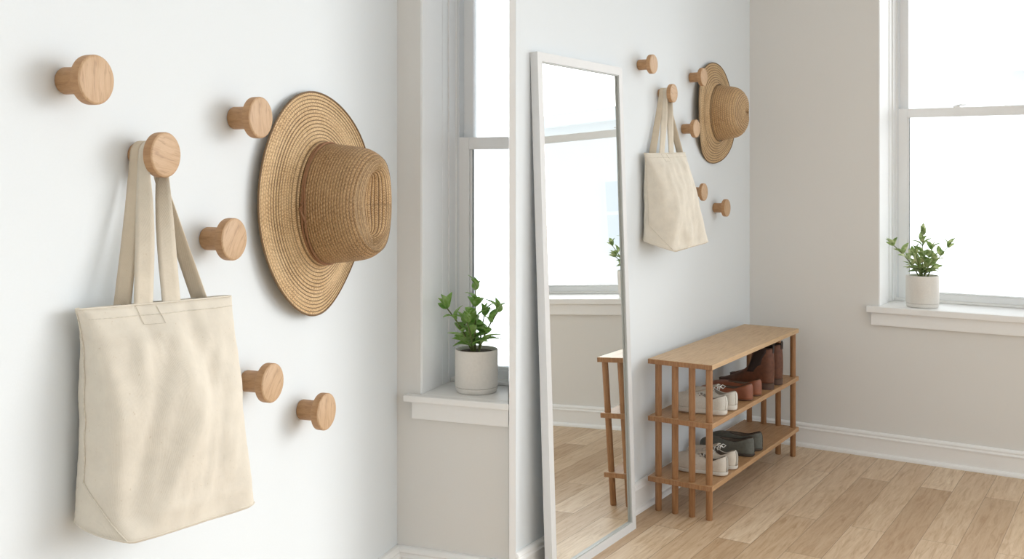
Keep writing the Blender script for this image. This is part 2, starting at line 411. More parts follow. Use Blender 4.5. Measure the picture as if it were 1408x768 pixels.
# ------------------------------------------------------------------ room on the left: shell
LF = .25
XD = -.00286*PY-.0006                                         # face of the dividing panel
def l_to_panel(yl):                                           # local x at which the line y = yl meets the dividing panel
    return (XD-LL.c[0]-LL.d[0]*yl)/LL.n[0]
mb = MB().box(-.10, 0, -2.1, 0, LF, HW)
struct(mb.build('wall_left.001', M['wall'], smooth=False, **LL.kw()), 'white wall close up behind the hanging tote bag and straw hat', 'wall')
LX0, LZ0, LZ1, LD = .0674, .76, 2.35, .200
xm = l_to_panel(0)-.0005; xm2 = l_to_panel(.26)-.0005
mb = MB()
mb.box(-.10, LX0, 0, .30, LF, HW)
def lprism(xa, z0, z1, y0=0, y1=.30):
    return [(xa, y0), (l_to_panel(y0), y0), (l_to_panel(y1), y1), (xa, y1)]
mb.prism(lprism(LX0, 0, 0), LF, LZ0); mb.prism(lprism(LX0, 0, 0), LZ1, HW)
struct(mb.build('wall_back.001', M['wallb'], smooth=False, **LL.kw()), 'strip of warm grey wall around the window beyond the straw hat', 'wall')
lf = [LL.loc(*p) for p in [(XD, .6), (XD, 2.57)]]
poly = [(0, 0), (0, -2.1), lf[0], (l_to_panel(0), 0)]
struct(MB().prism(poly, LF-.05, LF).build('floor.001', M['floor'], smooth=False, **LL.kw()), 'oak floor of the room with the close-up hooks, out of frame', 'floor')
pr = base_profile(.125, .015)
struct(MB().extrude([(p, q+LF) for p, q in pr], -2.1, -.0005, 'y').build('baseboard_left.001', M['trim'], smooth=False, **LL.kw()), 'white baseboard below the hanging tote bag, out of frame', 'baseboard')
struct(MB().extrude([(-p, q+LF) for p, q in pr], 0, xm-.012, 'x').build('baseboard_back.001', M['trim'], smooth=False, **LL.kw()), 'white baseboard below the sill beyond the straw hat', 'baseboard')
window('window_2', LL, LX0, .34, LZ0, LZ1, LD, .016, .031, 1.416, .034, .780, .03, .775, .017, .036, .713, .50,
       'white sash window beyond the straw hat, cut off by the dividing wall', jamb_x1=False, clip=lambda y: l_to_panel(y)-.0006)

# the rest of the room, out of frame: ceiling, the walls behind the camera; its right side is left open, without glass, to let sky light in
cp = [(-1.04, -2.6), (4.5, -2.6), (4.5, 3.09), (1.2135, 5.2), (.0076, 3.32), (0, 2.57), (-.302, 2.68), (-1.04, .70)]
struct(MB().prism(cp, HW, HW+.08).build('ceiling', M['trim'], smooth=False), 'white ceiling above the frame', 'ceiling')
struct(MB().box(-1.04, 4.5, -2.7, -2.6, 0, HW).build('wall_front', M['wall'], smooth=False), 'white wall behind the camera', 'wall')
struct(MB().box(-1.12, -1.04, -2.6, .70, 0, HW).build('wall_left.002', M['wall'], smooth=False), 'white wall left of the camera', 'wall')
struct(MB().prism([(-1.04, -2.6), (-.02, -2.6), (-.02, .6), (-.9, .6)], -.05, 0).build('floor.002', M['floor'], smooth=False), 'oak floor behind the camera', 'floor')
# ------------------------------------------------------------------ hooks
def make_hook(rm, y, z, r, spin, label, group, tilt=0, length=.066):
    k = r/.039
    t = thing('wall_hook', rm, 0.0005, y, z, label, 'hook', group)
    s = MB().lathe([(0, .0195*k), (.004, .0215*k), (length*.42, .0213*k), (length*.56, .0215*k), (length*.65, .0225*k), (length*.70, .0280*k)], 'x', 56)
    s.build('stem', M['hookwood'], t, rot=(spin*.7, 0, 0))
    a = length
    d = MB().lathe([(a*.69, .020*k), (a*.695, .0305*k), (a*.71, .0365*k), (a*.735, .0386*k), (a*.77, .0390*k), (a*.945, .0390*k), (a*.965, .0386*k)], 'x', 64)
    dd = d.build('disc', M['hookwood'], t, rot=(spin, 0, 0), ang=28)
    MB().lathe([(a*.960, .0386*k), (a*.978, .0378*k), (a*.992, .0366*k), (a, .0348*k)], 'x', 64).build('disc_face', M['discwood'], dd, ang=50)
    return t
gL, gR = 'round oak hooks in the close-up', 'round oak hooks on the wall by the mirror'
for y, z, r, sp, lab in [
    (-1.1506, 1.4949, .0388, R_(3), 'round oak wall hook alone at upper left of the close-up, nothing hanging from it'),
    (-0.9893, 1.3812, .0386, R_(78), 'round oak wall hook holding the straps of the large close-up tote bag'),
    (-0.7119, 1.4587, .0405, R_(8), 'round oak wall hook touching the upper left brim of the close-up straw hat'),
    (-0.7974, 1.2262, .0398, R_(-32), 'empty round oak hook between the close-up tote straps and the straw hat'),
    (-0.6710, 0.9326, .0390, R_(-38), 'empty round oak hook just right of the close-up tote bag body'),
    (-0.4650, 0.8304, .0400, R_(0), 'lowest round oak hook of the close-up, below the straw hat')]:
    make_hook(LL, y, z, r, sp, lab, gL)
for y, z, r, sp, ln, lab in [
    (-1.3063, 1.7851, .0385, R_(5), .067, 'small round oak hook nearest the mirror, empty, above the distant tote'),
    (-0.7770, 1.7762, .0400, R_(40), .067, 'small round oak hook overlapping the brim of the distant straw hat'),
    (-1.1070, 1.6822, .0385, R_(80), .067, 'small round oak hook holding the straps of the distant tote bag'),
    (-0.8621, 1.5445, .0395, R_(-20), .067, 'small empty round oak hook between distant tote straps and straw hat'),
    (-.7420, 1.2660, .0388, R_(30), .055, 'small stubby round oak hook below the distant straw hat, upper of two'),
    (-0.4912, 1.1883, .0405, R_(10), .067, 'small round oak hook nearest the room corner, lowest on the wall')]:
    make_hook(RR, y, z, r, sp, lab, gR, length=ln)

# ------------------------------------------------------------------ tote bags (coordinates relative to the hook's foot)
def lerp(a, b, t): return tuple(x+(y-x)*t for x, y in zip(a, b))
def make_tote(rm, hy, hz, T, B, qs, label, seed, dy=0, dz=0):
    """T, B: top and bottom corners (back-left, front-left, front-right, back-right); qs: strap positions on the front and back hem"""
    T = [(a_, b_+dy, c_+dz) for a_, b_, c_ in T]; B = [(a_, b_+dy, c_+dz) for a_, b_, c_ in B]
    t = thing('tote_bag', rm, 0.0005, hy, hz, label, 'bag', 'canvas tote bags')
    nu, nv = 34, 56
    side = 8
    rs = []; info = []
    def section(v):
        vv = v
        c = [lerp(T[i], B[i], vv) for i in range(4)]
        c[1] = (T[1][0]+(B[1][0]-T[1][0])*vv**.72, c[1][1], c[1][2])
        c[2] = (T[2][0]+(B[2][0]-T[2][0])*vv**.8, c[2][1], c[2][2])
        pts = []
        # front face FL->FR
        ns = [(0, 1, side), (1, 2, nu), (2, 3, side), (3, 0, nu)]
        for a, b, n in ns:
            for i in range(n):
                u = i/n; p = list(lerp(c[a], c[b], u))
                A, Bp = Vector(c[a]), Vector(c[b]); dr = (Bp-A); dr.z = 0
                nn = Vector((dr.y, -dr.x, 0)).normalized() if dr.length > 1e-6 else Vector((0,0,0))
                if (a, b) in ((1, 2), (3, 0)):
                    bul = math.sin(PI*u)**.8*(.010+.022*math.sin(PI*min(1, v*1.15))**1.2)
                    fold = .0045*math.sin(u*13+seed+v*1.7)*(1-v)**1.5*(.4+.6*math.sin(PI*u)) + .004*math.sin(u*24+2.1*seed-v*3.0)*math.exp(-((v-.12)/.22)**2)
                    fold += .0045*math.sin(u*6.0+v*5.0+seed)*v
                    wr = noise.noise(Vector((u*4.2+seed*3+v*1.5, v*2.2, seed)))*.021*(.35+.65*v) + noise.noise(Vector((u*13+seed*7+v*4, v*5, 2+seed)))*.0085*(1-.45*v)
                    # pull lines towards the strap feet
                    pull = 0
                    for q in (qs[0], qs[1]) if a == 1 else (1-qs[2], 1-qs[3]):
                        pull += .006*math.exp(-((u-q)/.07)**2)*math.exp(-v/.35)
                    k = (bul+fold+wr+pull)*min(1, .25+v*6)*min(1, (1-v)*9+.15)
                else:
                    k = -.018*math.sin(PI*u)*(1-v)**.6*min(1, v*6) + .012*math.sin(PI*u)*v**2 + noise.noise(Vector((u*3, v*9, 9+seed)))*.006*(v*(1-v)*4)
                p[0] += nn.x*k; p[1] += nn.y*k
                pts.append(Vector(p))
        it = int(13*(1-v)**.6)+2
        m_ = len(pts)
        for _ in range(it):
            q_ = [(pts[i-1]+pts[i]*2+pts[(i+1) % m_])*.25 for i in range(m_)]
            for i in range(m_):
                dist = min(abs(i-side), abs(i-side-nu), abs(i-2*side-nu), i, m_-i)
                if dist < 7: pts[i] = pts[i].lerp(q_[i], 1-dist/7)
        for p in pts: p.x = max(p.x, .004)      # the cloth lies against the wall, not in it
        return pts
    vs = [0]+[i/nv for i in range(1, nv)]+[1]
    rings = [section(v) for v in vs]
    n = len(rings[0])
    # slight sag of the mouth between the straps
    def sag(p, i):
        return p
    # rounded bottom
    cB = sum((Vector(b) for b in B), Vector())/4
    last = rings[-1]
    bot = []
    for k, (s_, dz) in enumerate(((.985, -.0035), (.95, -.006), (.80, -.009), (.5, -.011), (.2, -.011))):
        bot.append([Vector((cB.x+(p.x-cB.x)*s_, cB.y+(p.y-cB.y)*s_, p.z+dz-(0))) for p in last])
    # inner wall at the mouth
    cT = sum((Vector(b) for b in T), Vector())/4
    inner = []
    for v in (.35, .12, .02, 0):
        r = section(v); inner.append([Vector((p.x+(cT.x-p.x)*.12*(1 if v else .5), p.y+(cT.y-p.y)*.012, p.z)) for p in r])
    mb = MB().rings(inner+rings+bot, True, False, True)
    body = mb.build('body', M['canvas'], t, ang=70)
    # hem stitching and side seam
    r1, r0 = section(.045), section(.0)
    idx = list(range(side, side+nu+1))
    def off(p, i, k=.0006):
        return Vector((p.x+k, p.y, p.z))
    MB().tube([off(r1[i], i) for i in idx], .0009, 6).build('hem_stitching', M['thread'], body)
    MB().tube([off(r0[i], i, .0005)+Vector((0, 0, .0003)) for i in range(0, side+nu+1)], .0016, 6).build('hem_fold', M['canvas'], body)
    MB().tube([section(v/30)[2 if v < 24 else min(side, 2+v-24)]+Vector((.0006, -.0010, 0)) for v in range(0, 31)], .0013, 6).build('side_seam', M['thread'], body)
    MB().tube([rings[-1][i]+Vector((.0006, 0, -.001)) for i in list(range(0, side+nu+1))], .0014, 6).build('bottom_seam', M['canvas'], body)
    # straps
    def hem_pt(q, front, z=0):
        v = .0 if z == 0 else z
        r = section(v)
        if front: return r[side+int(round(q*nu))]
        return r[(side+nu+side+int(round((1-q)*nu))) % n]
    def strap(qa, qb, front, xs, wd, mat_a):
        w = .034
        Wd = (Vector(T[2])-Vector(T[1])).normalized()
        pa, pb = hem_pt(qa, front), hem_pt(qb, front)
        pa2, pb2 = hem_pt(qa, front, .075), hem_pt(qb, front, .075)
        o = -.0030 if front else .0030
        pa = pa+Vector((o, 0, 0)); pb = pb+Vector((o, 0, 0)); pa2 += Vector((o*3, 0, 0)); pb2 += Vector((o*3, 0, 0))
        if front:
            for q in (qa,):
                u0, u1 = q-.055, q+.055
                fp = lambda u, v: section(v)[side+int(round(u*nu))]+Vector((.0012, 0, 0))
                MB().tube([fp(u0, .01), fp(u0, .05), fp(u0, .085), fp(q, .085), fp(u1, .085), fp(u1, .05), fp(u1, .01)], .0005, 5).build('strap_stitching', M['thread'], body)
        else:
            Wd = (Wd*.42+Vector((1, 0, 0))*.9).normalized()
        Xd = Vector((1, 0, 0)); wm = w if front else .028
        sr = .0232
        path = [(pa2, Wd, wm), (lerpv(pa2, pa, .6), Wd, wm), (pa, Wd, wm)]
        L0 = Vector((xs, -sr, -.002)); R0 = Vector((xs, sr, -.002))
        for k in range(1, 10):
            s = k/10; wv = (Wd*(1-s**1.6)+Xd*s**1.6*wd[2]).normalized()
            path.append((pa.lerp(L0, s)+Vector((0, .004*math.sin(PI*s), 0)), wv, wm+(wd[0]-wm)*s**2))
        for k in range(0, 13):
            a = PI-PI*k/12
            path.append((Vector((xs, sr*math.cos(a), sr*math.sin(a))), Xd*wd[2], wd[0]))
        for k in range(1, 10):
            s = 1-k/10; wv = (Wd*(1-s**1.6)+Xd*s**1.6*wd[2]).normalized()
            path.append((pb.lerp(R0, s)+Vector((0, -.003*math.sin(PI*s), 0)), wv, wm+(wd[0]-wm)*s**2))
        path += [(pb, Wd, wm), (lerpv(pb, pb2, .4), Wd, wm), (pb2, Wd, wm)]
        rs = []
        for k, (p, wv, ww) in enumerate(path):
            rs.append([p+wv*(ww*(j/4-.5)) for j in range(5)])
        m = MB(); m.rings(rs, False)
        return m.build('strap', mat_a, t, solid=.0022, ang=60)
    strap(qs[2], qs[3], False, .0180, (.018, 0, 1), M['strapin'])
    strap(qs[0], qs[1], True, .0360, (.019, 0, 1), M['strap'])
    return t
def lerpv(a, b, t): return a.lerp(b, t)

make_tote(LL, -0.9893, 1.3812,
          [(.022, -.155, -.243), (.036, -.158, -.243), (.125, .121, -.249), (.100, .131, -.249)],
          [(.010, -.148, -.575), (.125, -.146, -.597), (.175, .112, -.608), (.070, .150, -.590)],
          (.375, .545, .29, .785), 'large cream canvas tote bag hanging by its straps in the close-up', 1.3, -0.0110, -0.0002)
make_tote(RR, -1.1070, 1.6822,
          [(.018, -.190, -.250), (.032, -.192, -.252), (.090, .085, -.245), (.070, .095, -.245)],
          [(.012, -.188, -.600), (.130, -.135, -.640), (.165, .150, -.618), (.060, .180, -.600)],
          (.38, .63, .25, .92), 'small distant cream canvas tote bag hanging between the mirror and the straw hat', 4.1, -0.0115, -0.0010)

def sstep(t): t = max(0, min(1, t)); return t*t*(3-2*t)
# ------------------------------------------------------------------ straw hats
def make_hat(rm, y, z, Rb, cz, cy, H, dent, tipd, cord, label, seed, by=1.0, dome=.014, taper=.13, mats=('straw_brim', 'straw_crown', 'straw_tip')):
    t = thing('straw_hat', rm, .017, y, z, label, 'hat', 'straw hats')
    t.rotation_euler = (0, 0, rm.a)
    piv = t
    n = 128
    UL = .9; uvs_wrap[0] = UL
    def ring(x, ry, rz, k=0):
        return [(x(a) if callable(x) else x, ry*math.cos(a), rz*math.sin(a)) for a in [2*PI*i/n for i in range(n)]]
    # brim
    rs = []; uv = []
    m = 46
    for k in range(m+1):
        s = k/m
        r_y = Rb*by+(cy*1.02-Rb*by)*s; r_z = Rb*1.0+(cz*1.02-Rb*1.0)*s
        f = lambda a, s=s: .004+.012*s**1.5 + .009*(1-s)*math.sin(2*a+seed)+.006*(1-s)*math.sin(3*a+2*seed) + (.010*max(0, (s-.90)/.10)**2) + .0008*math.cos(s*2*PI*16)
        rs.append(ring(f, r_y, r_z))
        uv += [(UL*i/n, s*(Rb-cz)) for i in range(n)]
    # underside
    under = [[(p[0]-.003, p[1], p[2]) for p in r] for r in rs]
    uvs = uv+uv
    mb = MB(); mb.v = [p for r in rs for p in r]+[p for r in under for p in r]
    K = (m+1)*n
    for k in range(m):
        for i in range(n):
            j = (i+1) % n
            mb.f.append((k*n+i, (k+1)*n+i, (k+1)*n+j, k*n+j))
            mb.f.append((K+k*n+i, K+k*n+j, K+(k+1)*n+j, K+(k+1)*n+i))
    for i in range(n):
        j = (i+1) % n
        mb.f.append((i, j, K+j, K+i)); mb.f.append((m*n+i, K+m*n+i, K+m*n+j, m*n+j))
    brim = mb.build('brim', M[mats[0]], piv, uvs=uvs, ang=60)
    MB().tube([(rs[0][i % n][0]-.001, rs[0][i % n][1], rs[0][i % n][2]) for i in range(0, n+1)], .0022, 8).build('rim_braid', M[mats[0]], brim)
    # crown side
    rs = []; uv = []; m = 30
    prof = []
    for k in range(m+1):
        s = k/m
        x = .018+(H-.018)*(s if s < .8 else s)
        sc = 1-taper*s+.025*math.sin(PI*s)
        sc -= .09*max(0, (s-.72)/.28)**2.2
        prof.append((x, sc))
    lean = .0
    for k, (x, sc) in enumerate(prof):
        s = k/m
        rs.append([(x-.006*s*math.cos(2*a), cy*sc*math.cos(a), cz*sc*math.sin(a)*(1+.0*s)) for a in [2*PI*i/n for i in range(n)]])
        uv += [(UL*i/n, x) for i in range(n)]
    crown = MB().rings(rs, True).build('crown', M[mats[1]], piv, uvs=uv, ang=70)
    # tip
    last = rs[-1]; rt = []; uvt = []; mm = 26
    for k in range(mm+1):
        q = 1-k/mm
        ring_ = []
        for i, p in enumerate(last):
            a = 2*PI*i/n
            yy, zz = p[1]*q, p[2]*q
            rise = dome*(1-q**2.6)
            if dent:
                # braids loop around an upright crease instead of a point
                zz = p[2]*(.52+.48*q); yy = p[1]*q-.17*cy*(1-q)
                edge = sstep((1-q)*3.4); ca = math.cos(a)
                x = p[0]+rise*.7 - dent*math.exp(-(q/.36)**2)*edge + .017*math.exp(-((q-.52)/.27)**2)*max(0, ca)**.8*edge + .005*math.exp(-((q-.7)/.2)**2)*max(0, -ca)*edge
                x -= .014*math.exp(-((zz/(cz*.8)+.85)/.22)**2)*edge + .0009*math.cos(q*2*PI*8)
            else:
                x = p[0]+rise + .0009*math.cos(q*2*PI*10)
            ring_.append((x, yy, zz))
            uvt.append((UL*i/n*max(q, .45 if dent else .05), (1-q)*(cy if dent else cz)))
        rt.append(ring_)
    MB().rings(rt, True, False, True).build('crown_tip', M[mats[2]], piv, uvs=uvt, ang=75)
    if cord:
        def cl(x, sc, r, wob):
            return MB().tube([(x+wob*math.sin(3*a)+.004*math.exp(-((a-PI)/.35)**2), cy*sc*math.cos(a)*1.0, cz*sc*math.sin(a)) for a in [2*PI*i/90 for i in range(91)]], r, 8)
        b1 = cl(.030, 1.012, .0024, .001); b1.build('hat_cord', M['cord'], piv)
        cl(.036, 1.012, .0022, -.001).build('hat_cord', M['cord'], piv)
        kn = MB().tube([(.030, -cy*1.02, .006), (.037, -cy*1.05, 0), (.029, -cy*1.03, -.008), (.036, -cy*1.03, -.022), (.042, -cy*1.02, -.034)], .0026, 8)
        kn.build('cord_knot', M['cord'], piv)
    return t
hl = make_hat(LL, -.4300, 1.2830, .2475, .133, .110, .150, .024, 0, True, 'large wide-brimmed straw hat with pinched crown and brown cord in the close-up', .4, by=.91, dome=.012)
hr = make_hat(RR, -.5240, 1.6300, .2330, .129, .116, .128, 0, 0, False, 'smaller distant round-topped straw sun hat hanging near the room corner', 2.0, dome=.030, taper=.17, mats=('straw_brim_wide', 'straw_crown_wide', 'straw_tip_wide'))

# ------------------------------------------------------------------ leaning mirror
MH, MW, MT = 1.755, .628, .028
mt = thing('leaning_mirror', RR, .089, -1.828, 0, 'tall white framed mirror leaning against the wall left of the shoe bench', 'mirror', ry=0)
mt.rotation_euler = (0, -R_(1.95), RR.a)
bd = .030
mb = MB()
h = MW/2
mb.box(-MT, 0, -h, -h+bd, 0, MH); mb.box(-MT, 0, h-bd, h, 0, MH); mb.box(-MT, 0, -h+bd, h-bd, 0, bd); mb.box(-MT, 0, -h+bd, h-bd, MH-bd, MH)
fr_ = mb.build('frame', M['frame'], mt, smooth=False)
mb = MB(); q = .004
mb.box(-.009, -.002, -h+bd, -h+bd+q, bd, MH-bd); mb.box(-.009, -.002, h-bd-q, h-bd, bd, MH-bd); mb.box(-.009, -.002, -h+bd+q, h-bd-q, bd, bd+q); mb.box(-.009, -.002, -h+bd+q, h-bd-q, MH-bd-q, MH-bd)
mb.build('inner_lip', M['lip'], mt, smooth=False)
MB().box(-.0125, -.0095, -h+bd-.002, h-bd+.002, bd-.002, MH-bd+.002).build('mirror_glass', M['mirror'], mt, smooth=False)
MB().box(-.0265, -.013, -h+bd-.002, h-bd+.002, bd-.002, MH-bd+.002).build('back_board', M['lip'], mt, smooth=False)

# ------------------------------------------------------------------ shoe bench
BY0, BY1 = -1.30, -.19
bt = thing('shoe_bench', RR, .175, (BY0+BY1)/2, 0, 'slatted light oak shoe bench with two shelves against the wall', 'bench')
bc = (BY0+BY1)/2; bl = (BY1-BY0)/2
def board(z0, z1, name, mat, xf=.135, xb=-.137):
    MB().box(xb, xf, -bl, bl, z0, z1).build(name, mat, bt, smooth=False, bevel=.002)
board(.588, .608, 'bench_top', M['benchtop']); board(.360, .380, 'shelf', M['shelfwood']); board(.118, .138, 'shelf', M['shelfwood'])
for e in (-1, 1):
    for i in range(4):
        x = -.102+(.113+.102)*i/3
        yy = -1.276-bc if e < 0 else -.213-bc
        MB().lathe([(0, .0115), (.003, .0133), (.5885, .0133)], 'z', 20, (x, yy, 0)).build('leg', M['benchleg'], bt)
# edge trim along the near ends, darker end grain
for z0, z1 in ((.588, .608), (.360, .380), (.118, .138)):
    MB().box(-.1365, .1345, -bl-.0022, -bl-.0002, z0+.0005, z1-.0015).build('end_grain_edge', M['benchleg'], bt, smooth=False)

# ------------------------------------------------------------------ shoes: local +x towards the toe, heel back at x=0
def sstep(t): t = max(0, min(1, t)); return t*t*(3-2*t)
def half_w(u, wb, wh, pt_):
    # u: 0 heel .. 1 toe
    base = wh+(wb-wh)*sstep((u-.15)/.5)
    heel = math.sqrt(max(0, 1-((.16-u)/.16)**2)) if u < .16 else 1
    toe = max(0, 1-((u-.70)/.30)**pt_)**(.5) if u > .70 else 1
    waist = 1-.10*math.exp(-((u-.38)/.13)**2)
    return base*heel*toe*waist
def shoe_ring(Ls, wb, wh, pt_, n, z, k=1.0, grow=0):
    pts = []
    for i in range(n):
        a = 2*PI*i/n
        u = .5+.5*math.cos(a)
        sg = math.sin(a)
        w = half_w(u, wb, wh, pt_)*k+grow*(abs(sg)**.5)
        x = Ls*u+grow*math.cos(a)
        pts.append(Vector((x, w if sg >= 0 else -w, z)))
    return pts
def make_shoe(rm, x, y, z, P, label, group, cat='shoe', rz=0, mirror=1):
    t = thing(P['name'], rm, x, y, z+.0004, label, cat, group, rz=PI+rz)
    Ls, wb, wh, pt_ = P['L'], P['wb'], P['wh'], P['pt']
    n = 64
    st = P['sole']
    if P.get('blockheel'):
        f = []
        for zz, g in ((0, .001), (st*.5, .002), (st, .0015)):
            r = shoe_ring(Ls, wb, wh, pt_, n, zz, 1, g)
            f.append([Vector((p.x, p.y, zz if not (.30*Ls < p.x < .55*Ls) or zz > 0 else st*.45)) for p in r])
        sole = MB().rings(f, True, True, True).build('sole', P['msole'], t, ang=50)
    else:
        rs = [shoe_ring(Ls, wb, wh, pt_, n, zz, 1, g) for zz, g in ((0, -.002), (.002, .0005), (st*.5, .0025), (st-.001, .002), (st, .0005))]
        sole = MB().rings(rs, True, True, True).build('sole', P['msole'], t, ang=50)
    if P.get('line'):
        r = shoe_ring(Ls, wb, wh, pt_, n, st*P.get('lineh', .15), 1, .0022); MB().tube(r+[r[0]], .0011, 6).build('foxing_line', M['gumedge'], t)
    # opening
    ox, oa, ob = P['ox'], P['oa'], P['ob']
    def top(i):
        a = 2*PI*i/n; c_, s_ = math.cos(a), math.sin(a)
        u = (c_+1)/2
        zt = P['zh']*(1-sstep(u*2)) + P['zd']*sstep(u*2) if u < .5 else P['zd']*(1-sstep(u*2-1))+P['zt']*sstep(u*2-1)
        wv = ob*(abs(s_)**P.get('osq', 1.0))*(1-.28*u)
        return Vector((ox+oa*c_, wv*(1 if s_ >= 0 else -1), st+zt))
    T_ = [top(i) for i in range(n)]
    B_ = shoe_ring(Ls, wb, wh, pt_, n, st, .985, 0)
    m = 18; rows = []
    boot = P.get('boot')
    for k in range(m+1):
        v = k/m; row = []
        for i in range(n):
            a = 2*PI*i/n; fwd = max(0, math.cos(a))
            if boot:
                # front: instep rises late; back: straight up
                hz = v**(1.0) if fwd == 0 else v*(1-fwd)+(v**1.0)*fwd
                sx_ = sstep(v*1.9)*fwd+(v)*(1-fwd)
                vz = B_[i].z+(T_[i].z-B_[i].z)*v
                sh = 1-(1-min(1, v/.62))**1.9
                s_ = sh*fwd+v*(1-fwd)
                bul = .004*math.sin(PI*v)
            else:
                vz = B_[i].z+(T_[i].z-B_[i].z)*(math.sin(v*PI/2)**(1.0-.35*fwd))
                s_ = v**(1.35+1.1*fwd)
                bul = .003*math.sin(PI*v)
            px = B_[i].x+(T_[i].x-B_[i].x)*s_; py = B_[i].y+(T_[i].y-B_[i].y)*s_
            py += bul*(1 if math.sin(a) > 0 else -1)*abs(math.sin(a)); px += bul*(-1 if math.cos(a) < -.3 else 0)
            wr = noise.noise(Vector((px*40, py*40, vz*40+P['L']*100)))*.0012
            row.append(Vector((px, py+wr, vz+wr*.5)))
        rows.append(row)
    up = MB().rings(rows, True).build('upper', P['mup'], t, ang=80, solid=.0016)
    # lining
    lin = []
    for k in range(7):
        v = k/6
        lin.append([Vector((p.x*(1)+(ox-p.x)*.05*min(1, v*3), p.y*(.93), p.z-.001-(p.z-st-.004)*v)) for p in T_])
    MB().rings(lin, True, False, True).build('lining', P['mlin'], t, ang=80)
    col_ = [p+Vector((0, 0, .0005)) for p in T_]
    MB().tube(col_+[col_[0]], P.get('col', .002), 8).build('collar', P['mcol'], t)
    def surf(v, side, du=0):   # near the throat
        i = 0
        p = rows[int(round(v*m))][int(round(side)) % n]
        return p
    if P.get('laces'):
        # tongue
        thr = T_[0]
        tg = MB(); rr = []
        for k in range(8):
            s = k/7
            c0 = Vector((thr.x+.020-.075*s*.8, 0, thr.z-.004+.020*s+(.004 if s > .2 else 0)))
            rr.append([c0+Vector((0, .019*(j/4-.5)*2*(.75+.25*s), -.006*abs(j/4-.5)*2)) for j in range(5)])
        tg.rings(rr, False).build('tongue', P['mup'], t, solid=.003, ang=80)
        nl = 5
        for k in range(nl):
            s = k/(nl-1)
            xx = thr.x-.044+.062*s
            zz = thr.z+.0085-.008*s-(.010*max(0, s-.7)/.3)
            w = .021-.003*s
            ln = MB().tube([(xx-.004, -w-.002, zz-.010), (xx-.001, -w*.7, zz-.001), (xx+.002, 0, zz+.003), (xx+.003, w*.7, zz-.001), (xx+.001, w+.002, zz-.010)], .0021, 6)
            ln.build('lace', M['lace'], t)
            for sg in (-1, 1):
                MB().lathe([(-.001, .0028), (.0015, .0026), (.0018, .0014)], 'z', 10, (xx-.001, sg*(w+.004), zz-.0105)).build('eyelet', M['eyelet'], t)
        # bow
        bx = thr.x-.046; bz = thr.z+.010
        MB().tube([(bx, 0, bz), (bx-.006, .014, bz+.006), (bx-.012, .028, bz-.002), (bx-.006, .022, bz-.010), (bx, 0, bz), (bx-.006, -.014, bz+.006), (bx-.013, -.028, bz-.002), (bx-.006, -.020, bz-.010), (bx, 0, bz)], .0018, 6).build('lace_bow', M['lace'], t)
        # heel tape
        hr_ = []
        for k in range(7):
            v = k/6*.98
            row = rows[int(v*m)]
            hr_.append([row[(n//2+j) % n]+Vector((-.0016, 0, 0)) for j in range(-2, 3)])
        MB().rings(hr_, False).build('heel_tape', P['mheel'], t, solid=.0015, ang=80)
        # eyestay seam
        for sg in (1, -1):
            i0 = 5*sg
            MB().tube([rows[r_][(i0+int(sg*(m-r_)*.9)) % n]+Vector((0, .0012*sg, .0012)) for r_ in range(m, 5, -1)], .0009, 5).build('side_seam', P['mheel'], t)
    if boot:
        # elastic panels on both sides
        for sg in (1, -1):
            g = []
            for k in range(9):
                r_ = int(6+(m-6)*k/8)
                ww = 2+4*(k/8)
                c0 = (n//4)*sg
                g.append([rows[r_][int(round(c0+(j/6-.5)*2*ww)) % n]+Vector((0, .0018*sg, 0)) for j in range(7)])
            MB().rings(g, False).build('elastic_panel', M['elastic'], t, solid=.0015, ang=80)
        bk = T_[n//2]
        MB().tube([(bk.x-.002, -.008, bk.z-.022), (bk.x-.003, -.007, bk.z+.008), (bk.x-.003, .0, bk.z+.015), (bk.x-.003, .007, bk.z+.008), (bk.x-.002, .008, bk.z-.022)], .003, 8).build('pull_tab', M['tab'], t)
        r = shoe_ring(Ls, wb, wh, pt_, n, st+.002, 1, .0015); MB().tube(r+[r[0]], .0016, 6).build('welt', M['bootsole'], t)
    if P.get('heelseam'):
        MB().tube([rows[r_][n//2]+Vector((-.0015, 0, 0)) for r_ in range(1, m+1)], .0011, 6).build('back_seam', P['msole'], t)
    return t
sneaker = dict(name='sneaker', L=.228, wb=.044, wh=.033, pt=2.3, sole=.022, ox=.062, oa=.056, ob=.030, zh=.052, zd=.036, zt=.056, mup=M['sneak'], msole=M['rubber'], mlin=M['lininglight'], mcol=M['sneak'], mheel=M['sneak'], laces=True, line=True)
trainer = dict(sneaker, name='leather_sneaker', mup=M['sneak2'], mcol=M['sneak2'], mheel=M['heeltab'], mlin=M['lining'], zh=.056, line=True, sole=.016, zt=.058)
loafer = dict(name='loafer', L=.240, wb=.042, wh=.032, pt=2.1, sole=.007, ox=.078, oa=.072, ob=.031, zh=.062, zd=.040, zt=.042, mup=M['terra'], msole=M['terrasole'], mlin=M['lining'], mcol=M['terrasole'], heelseam=False, col=.0018)
flat = dict(loafer, name='slip_on_shoe', sole=.011, mup=M['grey'], msole=M['greysole'], mcol=M['greysole'], zh=.066, zd=.046, zt=.050, heelseam=True)
boot = dict(name='ankle_boot', L=.250, wb=.043, wh=.033, pt=2.2, sole=.026, ox=.050, oa=.047, ob=.037, zh=.158, zd=.152, zt=.158, mup=M['boot'], msole=M['bootsole'], mlin=M['lining'], mcol=M['elastic'], boot=True, blockheel=True)
S1, S2 = .380, .138
make_shoe(RR, .302, -1.128, S1, sneaker, 'off-white canvas sneaker at near end of the middle shelf, closest to the mirror', 'off-white sneakers on the middle shelf', rz=R_(2))
make_shoe(RR, .306, -1.026, S1, sneaker, 'off-white canvas sneaker on the middle shelf, beside the terracotta loafers', 'off-white sneakers on the middle shelf', rz=R_(-2))
